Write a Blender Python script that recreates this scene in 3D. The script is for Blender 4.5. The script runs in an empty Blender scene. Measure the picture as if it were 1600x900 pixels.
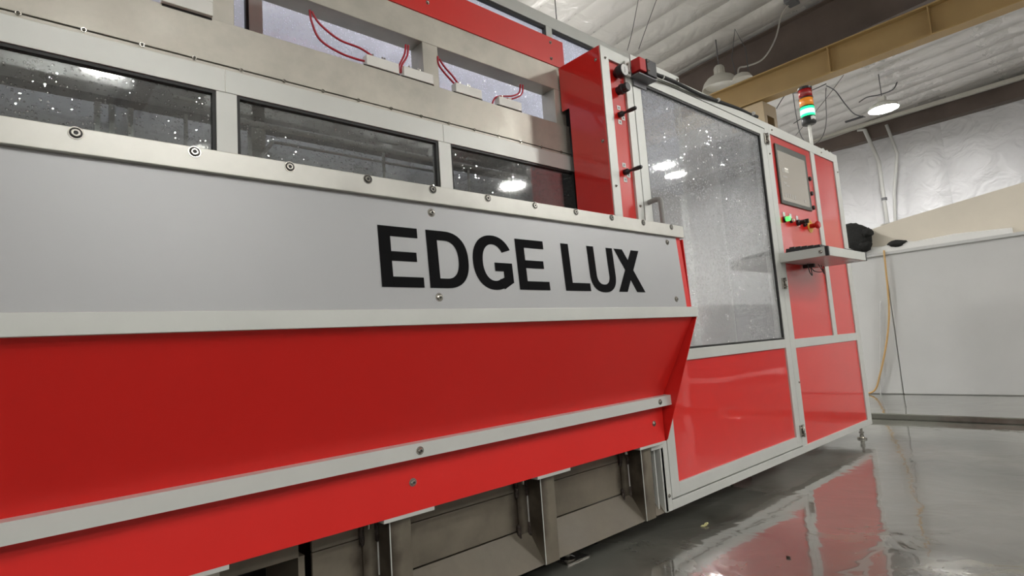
import bpy, bmesh, math, random
from mathutils import Vector, Matrix, noise
random.seed(7)
scene = bpy.context.scene
C = scene.collection
# ------------------------------------------------------------------ camera, world, exposure
CAM = (0.0, -1.3, 0.743)
MR = ((0.7500956955, 0.0695569910, -0.6576612164),
      (0.0173825282, 0.9920362394, 0.1247475346),
      (0.6611008230, -0.1050044032, 0.7429130347))
FPX = 879.357
cd = bpy.data.cameras.new('camera')
cam = bpy.data.objects.new('camera', cd); C.objects.link(cam)
def _w(r): return Vector((r[0], r[2], -r[1]))
right, down, fwd = (_w(r).normalized() for r in MR)
m3 = Matrix((right, -down, -fwd)).transposed()
cam.matrix_world = Matrix.Translation(CAM) @ m3.to_4x4()
cd.sensor_width = 36.0; cd.lens = FPX / 1600 * 36.0
cd.clip_start = 0.02; cd.clip_end = 200
scene.camera = cam
world = bpy.data.worlds.new('world'); scene.world = world; world.use_nodes = True
world.node_tree.nodes['Background'].inputs[0].default_value = (0.8, 0.85, 0.9, 1)
world.node_tree.nodes['Background'].inputs[1].default_value = 0.3
scene.view_settings.view_transform = 'Standard'
scene.view_settings.look = 'None'
scene.view_settings.gamma = 1.0
scene.view_settings.use_curve_mapping = False
scene.view_settings.exposure = 1.07
LAMP = 120.0          # radiance of the high-bay lenses

# ------------------------------------------------------------------ pixel -> point on a plane of the place
def _ray(u, v):
    a, b = (u - 800) / FPX, (v - 450) / FPX
    return right * a + down * b + fwd
def Y(u, v, y):
    d = _ray(u, v); return Vector(CAM) + d * ((y - CAM[1]) / d.y)
def X(u, v, x):
    d = _ray(u, v); return Vector(CAM) + d * ((x - CAM[0]) / d.x)
def Z(u, v, z):
    d = _ray(u, v); return Vector(CAM) + d * ((z - CAM[2]) / d.z)

# ------------------------------------------------------------------ materials
def mat(name, col, rough=0.4, metal=0.0, coat=0.0, var=0.0, vscale=4.0, bump=0.0, bscale=30.0,
        emit=None, estr=0.0, aniso=None, rvar=0.0, stretch=None, spec=None):
    m = bpy.data.materials.new(name); m.use_nodes = True
    nt = m.node_tree; n = nt.nodes; l = nt.links; b = n['Principled BSDF']
    b.inputs['Base Color'].default_value = (*col, 1)
    b.inputs['Roughness'].default_value = rough
    b.inputs['Metallic'].default_value = metal
    b.inputs['Coat Weight'].default_value = coat
    b.inputs['Coat Roughness'].default_value = 0.03
    if spec is not None: b.inputs['Specular IOR Level'].default_value = spec
    tc = n.new('ShaderNodeTexCoord'); mp = n.new('ShaderNodeMapping')
    l.new(tc.outputs['Object'], mp.inputs[0])
    if stretch: mp.inputs['Scale'].default_value = stretch
    if var or rvar:
        t = n.new('ShaderNodeTexNoise'); t.inputs['Scale'].default_value = vscale
        t.inputs['Detail'].default_value = 6; t.inputs['Roughness'].default_value = .6
        l.new(mp.outputs[0], t.inputs['Vector'])
        if var:
            mx = n.new('ShaderNodeMix'); mx.data_type = 'RGBA'
            mx.inputs[6].default_value = (*[c * (1 - var) for c in col], 1)
            mx.inputs[7].default_value = (*[min(1, c * (1 + var)) for c in col], 1)
            r = n.new('ShaderNodeMapRange'); r.inputs[1].default_value = .3; r.inputs[2].default_value = .7
            l.new(t.outputs['Fac'], r.inputs[0]); l.new(r.outputs[0], mx.inputs[0]); l.new(mx.outputs[2], b.inputs['Base Color'])
        if rvar:
            r = n.new('ShaderNodeMapRange'); r.inputs[1].default_value = .3; r.inputs[2].default_value = .7
            r.inputs[3].default_value = max(0, rough - rvar); r.inputs[4].default_value = rough + rvar
            l.new(t.outputs['Fac'], r.inputs[0]); l.new(r.outputs[0], b.inputs['Roughness'])
    if bump:
        t = n.new('ShaderNodeTexNoise'); t.inputs['Scale'].default_value = bscale; t.inputs['Detail'].default_value = 3
        l.new(mp.outputs[0], t.inputs['Vector'])
        bp = n.new('ShaderNodeBump'); bp.inputs['Strength'].default_value = bump; bp.inputs['Distance'].default_value = .01
        l.new(t.outputs['Fac'], bp.inputs['Height']); l.new(bp.outputs[0], b.inputs['Normal'])
    if emit:
        b.inputs['Emission Color'].default_value = (*emit, 1); b.inputs['Emission Strength'].default_value = estr
    return m

def glass_mat(name, tint, haze, haze_col, refl, drops=0.35, dscale=170.0, speck=0.5, vfade=None, gd=.55, lo=.35):
    m = bpy.data.materials.new(name); m.use_nodes = True
    nt = m.node_tree; n = nt.nodes; l = nt.links; n.remove(n['Principled BSDF']); out = n['Material Output']
    tc = n.new('ShaderNodeTexCoord')
    tr = n.new('ShaderNodeBsdfTransparent'); tr.inputs[0].default_value = (*tint, 1)
    df = n.new('ShaderNodeBsdfDiffuse'); df.inputs[0].default_value = (*haze_col, 1)
    tl = n.new('ShaderNodeBsdfTranslucent'); tl.inputs[0].default_value = (*haze_col, 1)
    hz = n.new('ShaderNodeMixShader'); hz.inputs[0].default_value = .5
    l.new(df.outputs[0], hz.inputs[1]); l.new(tl.outputs[0], hz.inputs[2])
    # droplets: small cells scattered where the spray landed
    vo = n.new('ShaderNodeTexVoronoi'); vo.inputs['Scale'].default_value = dscale
    l.new(tc.outputs['Object'], vo.inputs['Vector'])
    big = n.new('ShaderNodeTexNoise'); big.inputs['Scale'].default_value = 3.0; big.inputs['Detail'].default_value = 4
    l.new(tc.outputs['Object'], big.inputs['Vector'])
    dr = n.new('ShaderNodeMapRange'); dr.inputs[1].default_value = .28; dr.inputs[2].default_value = .46
    dr.inputs[3].default_value = 1; dr.inputs[4].default_value = 0
    l.new(vo.outputs['Distance'], dr.inputs[0])
    sp = n.new('ShaderNodeSeparateColor'); l.new(vo.outputs['Color'], sp.inputs[0])
    th = n.new('ShaderNodeMath'); th.operation = 'GREATER_THAN'; th.inputs[1].default_value = 1 - speck
    l.new(sp.outputs[0], th.inputs[0])
    br = n.new('ShaderNodeMapRange'); br.inputs[1].default_value = lo; br.inputs[2].default_value = lo + .22
    l.new(big.outputs['Fac'], br.inputs[0])
    mu = n.new('ShaderNodeMath'); mu.operation = 'MULTIPLY'; l.new(dr.outputs[0], mu.inputs[0]); l.new(th.outputs[0], mu.inputs[1])
    mu2 = n.new('ShaderNodeMath'); mu2.operation = 'MULTIPLY'; l.new(mu.outputs[0], mu2.inputs[0]); l.new(br.outputs[0], mu2.inputs[1])
    if vfade:
        sx = n.new('ShaderNodeSeparateXYZ'); l.new(tc.outputs['Object'], sx.inputs[0])
        fr = n.new('ShaderNodeMapRange'); fr.inputs[1].default_value = vfade[0]; fr.inputs[2].default_value = vfade[1]
        fr.inputs[3].default_value = .08
        l.new(sx.outputs['Z'], fr.inputs[0])
        mu3 = n.new('ShaderNodeMath'); mu3.operation = 'MULTIPLY'; l.new(mu2.outputs[0], mu3.inputs[0]); l.new(fr.outputs[0], mu3.inputs[1]); mu2 = mu3
    hf = n.new('ShaderNodeMath'); hf.operation = 'MULTIPLY_ADD'; hf.inputs[1].default_value = drops; hf.inputs[2].default_value = haze
    l.new(mu2.outputs[0], hf.inputs[0])
    m1 = n.new('ShaderNodeMixShader'); l.new(hf.outputs[0], m1.inputs[0]); l.new(tr.outputs[0], m1.inputs[1]); l.new(hz.outputs[0], m1.inputs[2])
    gl = n.new('ShaderNodeBsdfGlossy'); gl.inputs['Roughness'].default_value = .03; gl.inputs[0].default_value = (1, 1, 1, 1)
    bp = n.new('ShaderNodeBump'); bp.inputs['Strength'].default_value = 1.0; bp.inputs['Distance'].default_value = .012
    l.new(mu2.outputs[0], bp.inputs['Height']); l.new(bp.outputs[0], gl.inputs['Normal'])
    lw = n.new('ShaderNodeLayerWeight'); lw.inputs[0].default_value = .25
    fr = n.new('ShaderNodeMath'); fr.operation = 'MULTIPLY_ADD'; fr.inputs[1].default_value = .45; fr.inputs[2].default_value = refl
    l.new(lw.outputs['Fresnel'], fr.inputs[0])
    fd = n.new('ShaderNodeMath'); fd.operation = 'MULTIPLY_ADD'; fd.inputs[1].default_value = gd; fd.use_clamp = True
    l.new(mu2.outputs[0], fd.inputs[0]); l.new(fr.outputs[0], fd.inputs[2]); fr = fd
    m2 = n.new('ShaderNodeMixShader'); l.new(fr.outputs[0], m2.inputs[0]); l.new(m1.outputs[0], m2.inputs[1]); l.new(gl.outputs[0], m2.inputs[2])
    l.new(m2.outputs[0], out.inputs[0])
    return m

M = {}
M['red'] = mat('red_powder_coat', (0.68, 0.012, 0.008), .5, coat=.0, var=.03, vscale=2)
M['redgloss'] = mat('red_gloss_panel', (0.70, 0.015, 0.010), .28, coat=1.0, var=.03, vscale=2)
M['silverpaint'] = mat('silver_grey_paint', (0.40, 0.403, 0.405), .42, metal=.25, var=.02, vscale=3)
M['alu'] = mat('anodised_aluminium', (0.60, 0.61, 0.575), .45, metal=.3, var=.04, vscale=5)
M['rail'] = mat('brushed_aluminium', (0.57, 0.56, 0.515), .38, metal=.5, var=.11, vscale=6, rvar=.08)
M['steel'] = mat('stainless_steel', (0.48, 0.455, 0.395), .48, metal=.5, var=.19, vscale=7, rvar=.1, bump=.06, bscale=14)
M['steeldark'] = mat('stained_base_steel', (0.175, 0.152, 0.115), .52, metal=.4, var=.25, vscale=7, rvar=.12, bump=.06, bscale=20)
M['steellow'] = mat('shaded_plinth_steel', (0.125, 0.107, 0.080), .6, metal=.25, var=.22, vscale=9, rvar=.1)  # base steel with shade put into its colour for the sloping lower plate
M['weld'] = mat('burnt_weld', (0.055, 0.042, 0.035), .5, metal=.5, var=.5, vscale=40, bump=.6, bscale=150)
M['interior'] = mat('dull_interior_steel', (0.42, 0.42, 0.42), .35, metal=.5, var=.3, vscale=5, rvar=.12, bump=.15, bscale=8)
M['rod'] = mat('chrome_rod', (0.85, 0.85, 0.82), .25, metal=.25)
M['black'] = mat('black_paint', (0.006, 0.006, 0.0065), .7, spec=.06)
M['rubber'] = mat('black_rubber', (0.008, 0.008, 0.008), .6, bump=.1, bscale=60)
M['plastic'] = mat('black_plastic', (0.02, 0.02, 0.021), .38)
M['bolt'] = mat('bolt_steel', (0.42, 0.40, 0.36), .24, metal=.95)
M['boltdark'] = mat('bolt_socket', (0.02, 0.02, 0.02), .5)
M['handle'] = mat('grey_handle', (0.30, 0.30, 0.285), .4)
M['wire'] = mat('red_wire', (0.42, 0.006, 0.02), .35)
M['white'] = mat('white_plastic', (0.84, 0.83, 0.78), .45, var=.03, vscale=20)
M['label'] = mat('white_label', (0.8, 0.8, 0.78), .5)
M['screen'] = mat('monitor_screen', (0.30, 0.28, 0.24), .25, emit=(0.62, 0.55, 0.46), estr=.08)
M['screenframe'] = mat('monitor_frame', (0.06, 0.065, 0.05), .35)
M['scr_dark'] = mat('screen_mark', (0.15, 0.14, 0.12), .4, emit=(0.35, 0.32, 0.27), estr=.25)
M['scr_light'] = mat('screen_box', (0.5, 0.5, 0.46), .4, emit=(0.8, 0.76, 0.68), estr=.35)
M['green'] = mat('green_button', (0.05, 0.7, 0.1), .3, emit=(0.1, 1, 0.15), estr=.8)
M['btnlens'] = mat('pale_button', (0.85, 0.75, 0.65), .3)
M['yellow'] = mat('yellow_ring', (0.75, 0.42, 0.05), .4)
M['estop'] = mat('estop_red', (0.55, 0.01, 0.01), .3)
M['towerred'] = mat('tower_red_lens', (0.35, 0.01, 0.012), .18, coat=.5)
M['toweramber'] = mat('tower_amber_lens', (0.65, 0.20, 0.02), .18, coat=.5, emit=(1, .35, .03), estr=.12)
M['towergreen'] = mat('tower_green_lens', (0.03, 0.8, 0.25), .2, emit=(0.02, 1.0, 0.30), estr=.7)
M['towercore'] = mat('tower_green_core', (0.6, 1, 0.9), .2, emit=(0.25, 1.0, 0.6), estr=1.2)
M['tan'] = mat('tan_paint', (0.46, 0.31, 0.13), .5, var=.08, vscale=2)
M['tanlight'] = mat('tan_column_paint', (0.50, 0.385, 0.24), .5, var=.06, vscale=2)
M['primer'] = mat('brown_primer', (0.13, 0.098, 0.083), .55, var=.2, vscale=2)
M['uplight'] = mat('added_uplight_shade', (.8, .8, .8), .4, emit=(1, .985, .95), estr=11.0)  # glow added to the unseen lamps' shades to brighten the ceiling
M['shade'] = mat('white_enamel', (0.62, 0.60, 0.54), .4)
M['lens'] = mat('lamp_lens', (1, 1, 1), .3, emit=(1.0, 0.985, 0.95), estr=LAMP)
M['cable'] = mat('grey_cable', (0.10, 0.10, 0.105), .5)
M['cord'] = mat('white_cord', (0.45, 0.43, 0.40), .5)
M['orange'] = mat('orange_cable', (0.50, 0.31, 0.12), .5)
M['pipe'] = mat('white_pipe', (0.62, 0.62, 0.60), .4)
M['crate'] = mat('white_container', (0.50, 0.50, 0.49), .45, var=.04, vscale=2)
M['cream'] = mat('cream_board', (0.62, 0.57, 0.48), .6, var=.04, vscale=3)
M['cloth'] = mat('black_cloth', (0.010, 0.010, 0.009), .9, bump=.6, bscale=40)
M['paper'] = mat('white_wrap', (0.7, 0.7, 0.68), .5)
M['wallpaint'] = mat('wall_sheet_metal', (0.65, 0.65, 0.64), .5, var=.05)
M['leaf'] = mat('pale_yellow_scrap', (0.62, 0.60, 0.30), .6)
M['debris'] = mat('dark_debris', (0.04, 0.03, 0.02), .7)
M['bench'] = mat('bench_grey', (0.16, 0.16, 0.17), .5)
M['darkcrate'] = mat('dark_grey_board', (0.075, 0.072, 0.085), .5)
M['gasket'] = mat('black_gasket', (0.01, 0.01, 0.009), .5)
M['glass_front'] = glass_mat('wet_front_glass', (.84, .86, .85), .03, (.6, .6, .6), .15, drops=.25, dscale=150, speck=.25)
M['glass_door'] = glass_mat('wet_door_glass', (.90, .91, .91), .24, (.97, .97, .97), .05, drops=.55, dscale=105, speck=.6, gd=.40, lo=.28, vfade=(1.05, 1.4))
M['glass_rear'] = glass_mat('wet_rear_glass', (.82, .85, .92), .50, (.86, .88, .98), .08, drops=.5, dscale=130, speck=.5, gd=.12, lo=.3)
def stain():
    nt = M['steeldark'].node_tree; n = nt.nodes; l = nt.links; b = n['Principled BSDF']
    src = b.inputs['Base Color'].links[0].from_socket
    tc = n.new('ShaderNodeTexCoord'); sx = n.new('ShaderNodeSeparateXYZ'); l.new(tc.outputs['Object'], sx.inputs[0])
    no = n.new('ShaderNodeTexNoise'); no.inputs['Scale'].default_value = 14; no.inputs['Detail'].default_value = 5; l.new(tc.outputs['Object'], no.inputs['Vector'])
    def dist(off):      # distance to the nearest weld line, one every 0.516 m
        a = n.new('ShaderNodeMath'); a.operation = 'PINGPONG'; a.inputs[1].default_value = .258
        s_ = n.new('ShaderNodeMath'); s_.operation = 'SUBTRACT'; s_.inputs[1].default_value = off
        l.new(sx.outputs['X'], s_.inputs[0]); l.new(s_.outputs[0], a.inputs[0]); return a
    a, c = dist(.657), dist(.700)
    mn = n.new('ShaderNodeMath'); mn.operation = 'MINIMUM'; l.new(a.outputs[0], mn.inputs[0]); l.new(c.outputs[0], mn.inputs[1])
    wob = n.new('ShaderNodeMath'); wob.operation = 'MULTIPLY_ADD'; wob.inputs[1].default_value = .05; wob.inputs[2].default_value = -.025
    l.new(no.outputs['Fac'], wob.inputs[0])
    ad = n.new('ShaderNodeMath'); ad.operation = 'ADD'; l.new(mn.outputs[0], ad.inputs[0]); l.new(wob.outputs[0], ad.inputs[1])
    r = n.new('ShaderNodeMapRange'); r.inputs[1].default_value = 0; r.inputs[2].default_value = .030; r.inputs[3].default_value = .85; r.inputs[4].default_value = 0
    l.new(ad.outputs[0], r.inputs[0])
    zr = n.new('ShaderNodeMapRange'); zr.inputs[1].default_value = .11; zr.inputs[2].default_value = .17; l.new(sx.outputs['Z'], zr.inputs[0])
    mu = n.new('ShaderNodeMath'); mu.operation = 'MULTIPLY'; l.new(r.outputs[0], mu.inputs[0]); l.new(zr.outputs[0], mu.inputs[1])
    mx = n.new('ShaderNodeMix'); mx.data_type = 'RGBA'; l.new(mu.outputs[0], mx.inputs[0]); l.new(src, mx.inputs[6]); mx.inputs[7].default_value = (.035, .024, .016, 1)
    l.new(mx.outputs[2], b.inputs['Base Color'])
stain()
# foil-faced insulation
def foil(name, col, rough, metal, b1, b2):
    m = mat(name, col, rough, metal=metal, var=.06, vscale=1.5, rvar=.08)
    nt = m.node_tree; n = nt.nodes; l = nt.links; b = n['Principled BSDF']
    tc = n.new('ShaderNodeTexCoord')
    t1 = n.new('ShaderNodeTexNoise'); t1.inputs['Scale'].default_value = 3.2; t1.inputs['Detail'].default_value = 2; t1.inputs['Distortion'].default_value = 1.4
    t2 = n.new('ShaderNodeTexVoronoi'); t2.feature = 'DISTANCE_TO_EDGE'; t2.inputs['Scale'].default_value = 4.5
    l.new(tc.outputs['Object'], t1.inputs['Vector'])
    mxv = n.new('ShaderNodeMix'); mxv.data_type = 'VECTOR'; mxv.inputs[0].default_value = .35
    l.new(tc.outputs['Object'], mxv.inputs[4]); l.new(t1.outputs['Color'], mxv.inputs[5]); l.new(mxv.outputs[1], t2.inputs['Vector'])
    a = n.new('ShaderNodeBump'); a.inputs['Strength'].default_value = b1; a.inputs['Distance'].default_value = .12
    l.new(t1.outputs['Fac'], a.inputs['Height'])
    c = n.new('ShaderNodeBump'); c.inputs['Strength'].default_value = b2; c.inputs['Distance'].default_value = .05
    l.new(t2.outputs['Distance'], c.inputs['Height']); l.new(a.outputs[0], c.inputs['Normal']); l.new(c.outputs[0], b.inputs['Normal'])
    return m
M['foil'] = foil('ceiling_foil', (0.66, 0.64, 0.615), .30, .25, .24, .04)
M['wallfoil'] = foil('wall_insulation', (0.76, 0.76, 0.78), .45, .05, .38, .06)
# wet concrete
def floor_mat():
    m = bpy.data.materials.new('wet_concrete'); m.use_nodes = True
    nt = m.node_tree; n = nt.nodes; l = nt.links; b = n['Principled BSDF']
    tc = n.new('ShaderNodeTexCoord')
    def ns(s, d=5, dist=0):
        t = n.new('ShaderNodeTexNoise'); t.inputs['Scale'].default_value = s; t.inputs['Detail'].default_value = d
        t.inputs['Distortion'].default_value = dist; l.new(tc.outputs['Object'], t.inputs['Vector']); return t
    a = ns(1.1, 6, .6); c = ns(9, 6)
    r = n.new('ShaderNodeValToRGB'); e = r.color_ramp.elements
    e[0].position = .35; e[0].color = (.060, .060, .050, 1); e[1].position = .65; e[1].color = (.17, .168, .145, 1)
    mx = n.new('ShaderNodeMath'); mx.operation = 'MULTIPLY_ADD'; mx.inputs[1].default_value = .35; mx.inputs[2].default_value = -.17
    l.new(c.outputs['Fac'], mx.inputs[0])
    ad = n.new('ShaderNodeMath'); ad.operation = 'ADD'; l.new(a.outputs['Fac'], ad.inputs[0]); l.new(mx.outputs[0], ad.inputs[1])
    l.new(ad.outputs[0], r.inputs[0]); l.new(r.outputs[0], b.inputs['Base Color'])
    w = ns(.8, 7, .8)
    rr = n.new('ShaderNodeMapRange'); rr.inputs[1].default_value = .45; rr.inputs[2].default_value = .62
    rr.inputs[3].default_value = .03; rr.inputs[4].default_value = .16
    l.new(w.outputs['Fac'], rr.inputs[0]); l.new(rr.outputs[0], b.inputs['Roughness'])
    b.inputs['Specular IOR Level'].default_value = .7
    b.inputs['Coat Weight'].default_value = .6; b.inputs['Coat Roughness'].default_value = .02
    bw = ns(4, 3, 1.0); bp = n.new('ShaderNodeBump'); bp.inputs['Strength'].default_value = .06; bp.inputs['Distance'].default_value = .05
    l.new(bw.outputs['Fac'], bp.inputs['Height']); l.new(bp.outputs[0], b.inputs['Normal']); l.new(bp.outputs[0], b.inputs['Coat Normal'])
    return m
M['floor'] = floor_mat()

# ------------------------------------------------------------------ builders
def link(name, me, m, parent=None, loc=(0, 0, 0)):
    o = bpy.data.objects.new(name, me); C.objects.link(o)
    if m is not None and not me.materials: me.materials.append(M[m])
    o.location = loc
    if parent is not None:
        o.parent = parent
        if parent.type == 'EMPTY': o.matrix_parent_inverse = Matrix.Translation(parent.location).inverted()
    return o
def fin(name, bm, m, parent=None, loc=(0, 0, 0), smooth=False):
    me = bpy.data.meshes.new(name); bmesh.ops.recalc_face_normals(bm, faces=bm.faces[:])
    if smooth:
        for f in bm.faces: f.smooth = True
    bm.to_mesh(me); bm.free(); return link(name, me, m, parent, loc)
def thing(name, label, cat, loc=(0, 0, 0), group=None):
    o = bpy.data.objects.new(name, None); C.objects.link(o); o.location = loc; o.empty_display_size = .1
    o['label'] = label; o['category'] = cat
    if group: o['group'] = group
    return o
def tag(o, label, cat, group=None):
    o['label'] = label; o['category'] = cat
    if group: o['group'] = group
    return o
def addbox(bm, x0, x1, y0, y1, z0, z1, bev=0):
    vs = [bm.verts.new((x, y, z)) for x in (x0, x1) for y in (y0, y1) for z in (z0, z1)]
    fs = [bm.faces.new([vs[i] for i in q]) for q in ((0, 1, 3, 2), (4, 6, 7, 5), (0, 4, 5, 1), (2, 3, 7, 6), (0, 2, 6, 4), (1, 5, 7, 3))]
    if bev:
        es = list({e for f in fs for e in f.edges})
        bmesh.ops.bevel(bm, geom=es, offset=bev, segments=2, profile=.5, affect='EDGES')
def box(name, b, m, parent=None, bev=0.0):
    bm = bmesh.new(); addbox(bm, *b, bev); return fin(name, bm, m, parent)
def prism(name, prof, x0, x1, m, parent=None, axis='x', bev=0):
    """extrude a closed outline; axis x: outline in (y,z)"""
    bm = bmesh.new()
    def P(a, b, t): return {'x': (t, a, b), 'y': (a, t, b), 'z': (a, b, t)}[axis]
    A = [bm.verts.new(P(a, b, x0)) for a, b in prof]; B = [bm.verts.new(P(a, b, x1)) for a, b in prof]
    n = len(prof); fs = [bm.faces.new(A), bm.faces.new(B[::-1])]
    for i in range(n): fs.append(bm.faces.new((A[i], A[(i + 1) % n], B[(i + 1) % n], B[i])))
    if bev: bmesh.ops.bevel(bm, geom=list({e for f in fs for e in f.edges}), offset=bev, segments=1, affect='EDGES')
    return fin(name, bm, m, parent)
def addtube(bm, pts, r, seg=10, cap=True):
    pts = [Vector(p) for p in pts]; rs = r if isinstance(r, (list, tuple)) else [r] * len(pts)
    prev = None; rings = []
    for i, p in enumerate(pts):
        d = (pts[min(i + 1, len(pts) - 1)] - pts[max(i - 1, 0)]).normalized()
        if prev is None:
            u = d.orthogonal().normalized()
        else:
            u = (prev - d * prev.dot(d)).normalized()
        prev = u; w = d.cross(u)
        rings.append([bm.verts.new(p + (u * math.cos(2 * math.pi * k / seg) + w * math.sin(2 * math.pi * k / seg)) * rs[i]) for k in range(seg)])
    for a, b in zip(rings, rings[1:]):
        for k in range(seg): bm.faces.new((a[k], a[(k + 1) % seg], b[(k + 1) % seg], b[k]))
    if cap: bm.faces.new(rings[0]); bm.faces.new(rings[-1][::-1])
def tube(name, pts, r, m, parent=None, seg=10, smooth=True):
    bm = bmesh.new(); addtube(bm, pts, r, seg); return fin(name, bm, m, parent, smooth=smooth)
def spline(pts, n=10):
    pts = [Vector(p) for p in pts]; out = []
    for i in range(len(pts) - 1):
        p0, p1, p2, p3 = pts[max(i - 1, 0)], pts[i], pts[i + 1], pts[min(i + 2, len(pts) - 1)]
        for k in range(n):
            t = k / n
            out.append(.5 * ((2 * p1) + (p2 - p0) * t + (2 * p0 - 5 * p1 + 4 * p2 - p3) * t * t + (3 * p1 - p0 - 3 * p2 + p3) * t ** 3))
    out.append(pts[-1]); return out
def lathe(bm, prof, c, ax='z', seg=20):
    """prof: list of (r, t) along axis"""
    rings = []
    for r, t in prof:
        ring = []
        for k in range(seg):
            a = 2 * math.pi * k / seg; p, q = r * math.cos(a), r * math.sin(a)
            v = {'z': (p, q, t), 'y': (p, t, q), 'x': (t, p, q)}[ax]
            ring.append(bm.verts.new((c[0] + v[0], c[1] + v[1], c[2] + v[2])))
        rings.append(ring)
    for a, b in zip(rings, rings[1:]):
        for k in range(seg): bm.faces.new((a[k], a[(k + 1) % seg], b[(k + 1) % seg], b[k]))
    bm.faces.new(rings[0]); bm.faces.new(rings[-1][::-1])
def rev(name, prof, c, m, parent=None, ax='z', seg=20, smooth=False):
    bm = bmesh.new(); lathe(bm, prof, c, ax, seg); o = fin(name, bm, m, parent, smooth=False)
    if smooth:
        for p in o.data.polygons:
            if len(p.vertices) == 4: p.use_smooth = True
    return o

# shared bolt meshes (axis -Y): washer, button head and dark hexagonal socket
def bolt_mesh(r, sunk=False):
    bm = bmesh.new()
    if sunk:
        lathe(bm, [(r, 0), (r, -.0012), (r * .84, -.0012), (r * .82, -.0002), (r * .6, -.0002)], (0, 0, 0), 'y', 20)
        nring = len(bm.faces)
        lathe(bm, [(r * .62, 0), (r * .62, -.0022), (r * .54, -.0030), (r * .32, -.0030), (r * .28, -.0022)], (0, 0, 0), 'y', 12)
    else:
        lathe(bm, [(r, 0), (r, -.0012), (r * .96, -.0016), (r * .7, -.0016), (r * .66, -.0036), (r * .48, -.0056), (r * .30, -.0060), (r * .28, -.0045)], (0, 0, 0), 'y', 14)
    bm.faces.ensure_lookup_table()
    me = bpy.data.meshes.new('bolt_mesh'); me.materials.append(M['bolt']); me.materials.append(M['boltdark'])
    bmesh.ops.recalc_face_normals(bm, faces=bm.faces[:])
    for f in bm.faces:
        if len(f.verts) > 4 and f.calc_center_median().y < -.0005: f.material_index = 1
        if sunk:
            c = f.calc_center_median(); d = math.hypot(c.x, c.z)
            if (r * .56 < d < r * .83 and c.y > -.0007) or (len(f.verts) == 20 and c.y > -.0004): f.material_index = 1
    bm.to_mesh(me); bm.free(); return me
BOLT = bolt_mesh(.0105); BOLTS = bolt_mesh(.0072); BOLTRAIL = bolt_mesh(.0108, True); BOLTT = bolt_mesh(.0056)
def bolt(x, y, z, parent, me=None, rot=None):
    o = link('bolt', me or BOLT, None, parent, (x, y, z))
    if rot: o.rotation_euler = rot
    return o

# ================================================================== SETTING
def struct(o): o['kind'] = 'structure'; return o
RX0, RX1, RY0, RY1 = -7.0, 12.5, -10.0, 8.0
CZ = lambda y: 4.66 - .05 * y
bm = bmesh.new(); addbox(bm, RX0, RX1, RY0, RY1, -.15, 0); struct(fin('floor', bm, 'floor'))
def wall(name, b, m='wallpaint'): return struct(box(name, b, m))
wall('wall_left', (RX0 - .15, RX0, RY0, RY1, 0, 5.4)); wr = wall('wall_right', (RX1 + .06, RX1 + .2, RY0, RY1, 0, 5.4))
wf = wall('wall_front', (RX0, RX1, RY0 - .15, RY0, 0, 5.4)); wb = wall('wall_back', (RX0, RX1, RY1 + .06, RY1 + .2, 0, 5.4))
bm = bmesh.new()
vs = [bm.verts.new(p) for p in ((RX0, RY0, CZ(RY0) + .06), (RX1 + .06, RY0, CZ(RY0) + .06), (RX1 + .06, RY1 + .06, CZ(RY1) + .06), (RX0, RY1 + .06, CZ(RY1) + .06))]
vt = [bm.verts.new(v.co + Vector((0, 0, .1))) for v in vs]
bm.faces.new(vs); bm.faces.new(vt[::-1])
for i in range(4): bm.faces.new((vs[i], vs[(i + 1) % 4], vt[(i + 1) % 4], vt[i]))
ceil = struct(fin('ceiling', bm, 'wallpaint'))
# ceiling insulation: pleated foil sheets laid side by side, running along y
def sheet_mesh(w, L, seed, mm, sag, nx=6, ny=90, wr_amp=.012, wr_s=2.0):
    bm = bmesh.new(); g = []
    for j in range(ny + 1):
        row = []
        for i in range(nx + 1):
            s = i / nx; x = s * w; y = j / ny * L
            edge = math.sin(math.pi * s)
            d = -sag * edge ** .7 + noise.noise(Vector((x * wr_s * 2 + seed * 9, y * wr_s, seed))) * wr_amp * (edge + .15)
            row.append(bm.verts.new((x, y, d)))
        g.append(row)
    for j in range(ny):
        for i in range(nx): bm.faces.new((g[j][i], g[j][i + 1], g[j + 1][i + 1], g[j + 1][i])).smooth = True
    me = bpy.data.meshes.new('sheet'); bm.to_mesh(me); bm.free(); me.materials.append(M[mm]); return me
SW = .455
sheets = [sheet_mesh(SW, RY1 - RY0 + .02, s, 'foil', .055) for s in range(4)]
k = 0; x = RX0
while x < RX1 - .01:
    o = link('insulation_sheet', sheets[k * 7 % 4], None, ceil, (x, RY0, CZ(RY0))); o.rotation_euler = (math.atan(-.05), 0, 0)
    x += SW; k += 1
# end wall and rear wall insulation
ws = [sheet_mesh(1.2, 5.3, 10 + s, 'wallfoil', .05, nx=10, ny=40, wr_amp=.10, wr_s=1.1) for s in range(3)]
y = RY0; k = 0
while y < RY1 - .1:
    o = link('insulation_sheet', ws[k % 3], None, wr, (RX1, y, 0)); o.rotation_euler = (math.pi / 2, 0, math.pi / 2); o.scale = (1, 1, 1)
    y += 1.2; k += 1
x = RX0; k = 0
while x < RX1 - .1:
    o = link('insulation_sheet', ws[k % 3], None, wb, (x, RY1, 0)); o.rotation_euler = (math.pi / 2, 0, 0)
    x += 1.2; k += 1
# eave girt along the end wall, purlin lip above it
struct(box('trim_1', (RX1 - .22, RX1 - .02, RY0, RY1, 4.24, 4.50), 'primer'))
struct(box('trim_2', (RX1 - .42, RX1 - .34, RY0, RY1, 4.47, 4.53), 'shade'))
# raised pad
bm = bmesh.new(); addbox(bm, 5.0, 7.4, -8, 3.5, 0, .045, .008)
struct(fin('floor_pad', bm, 'floor'))

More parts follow.
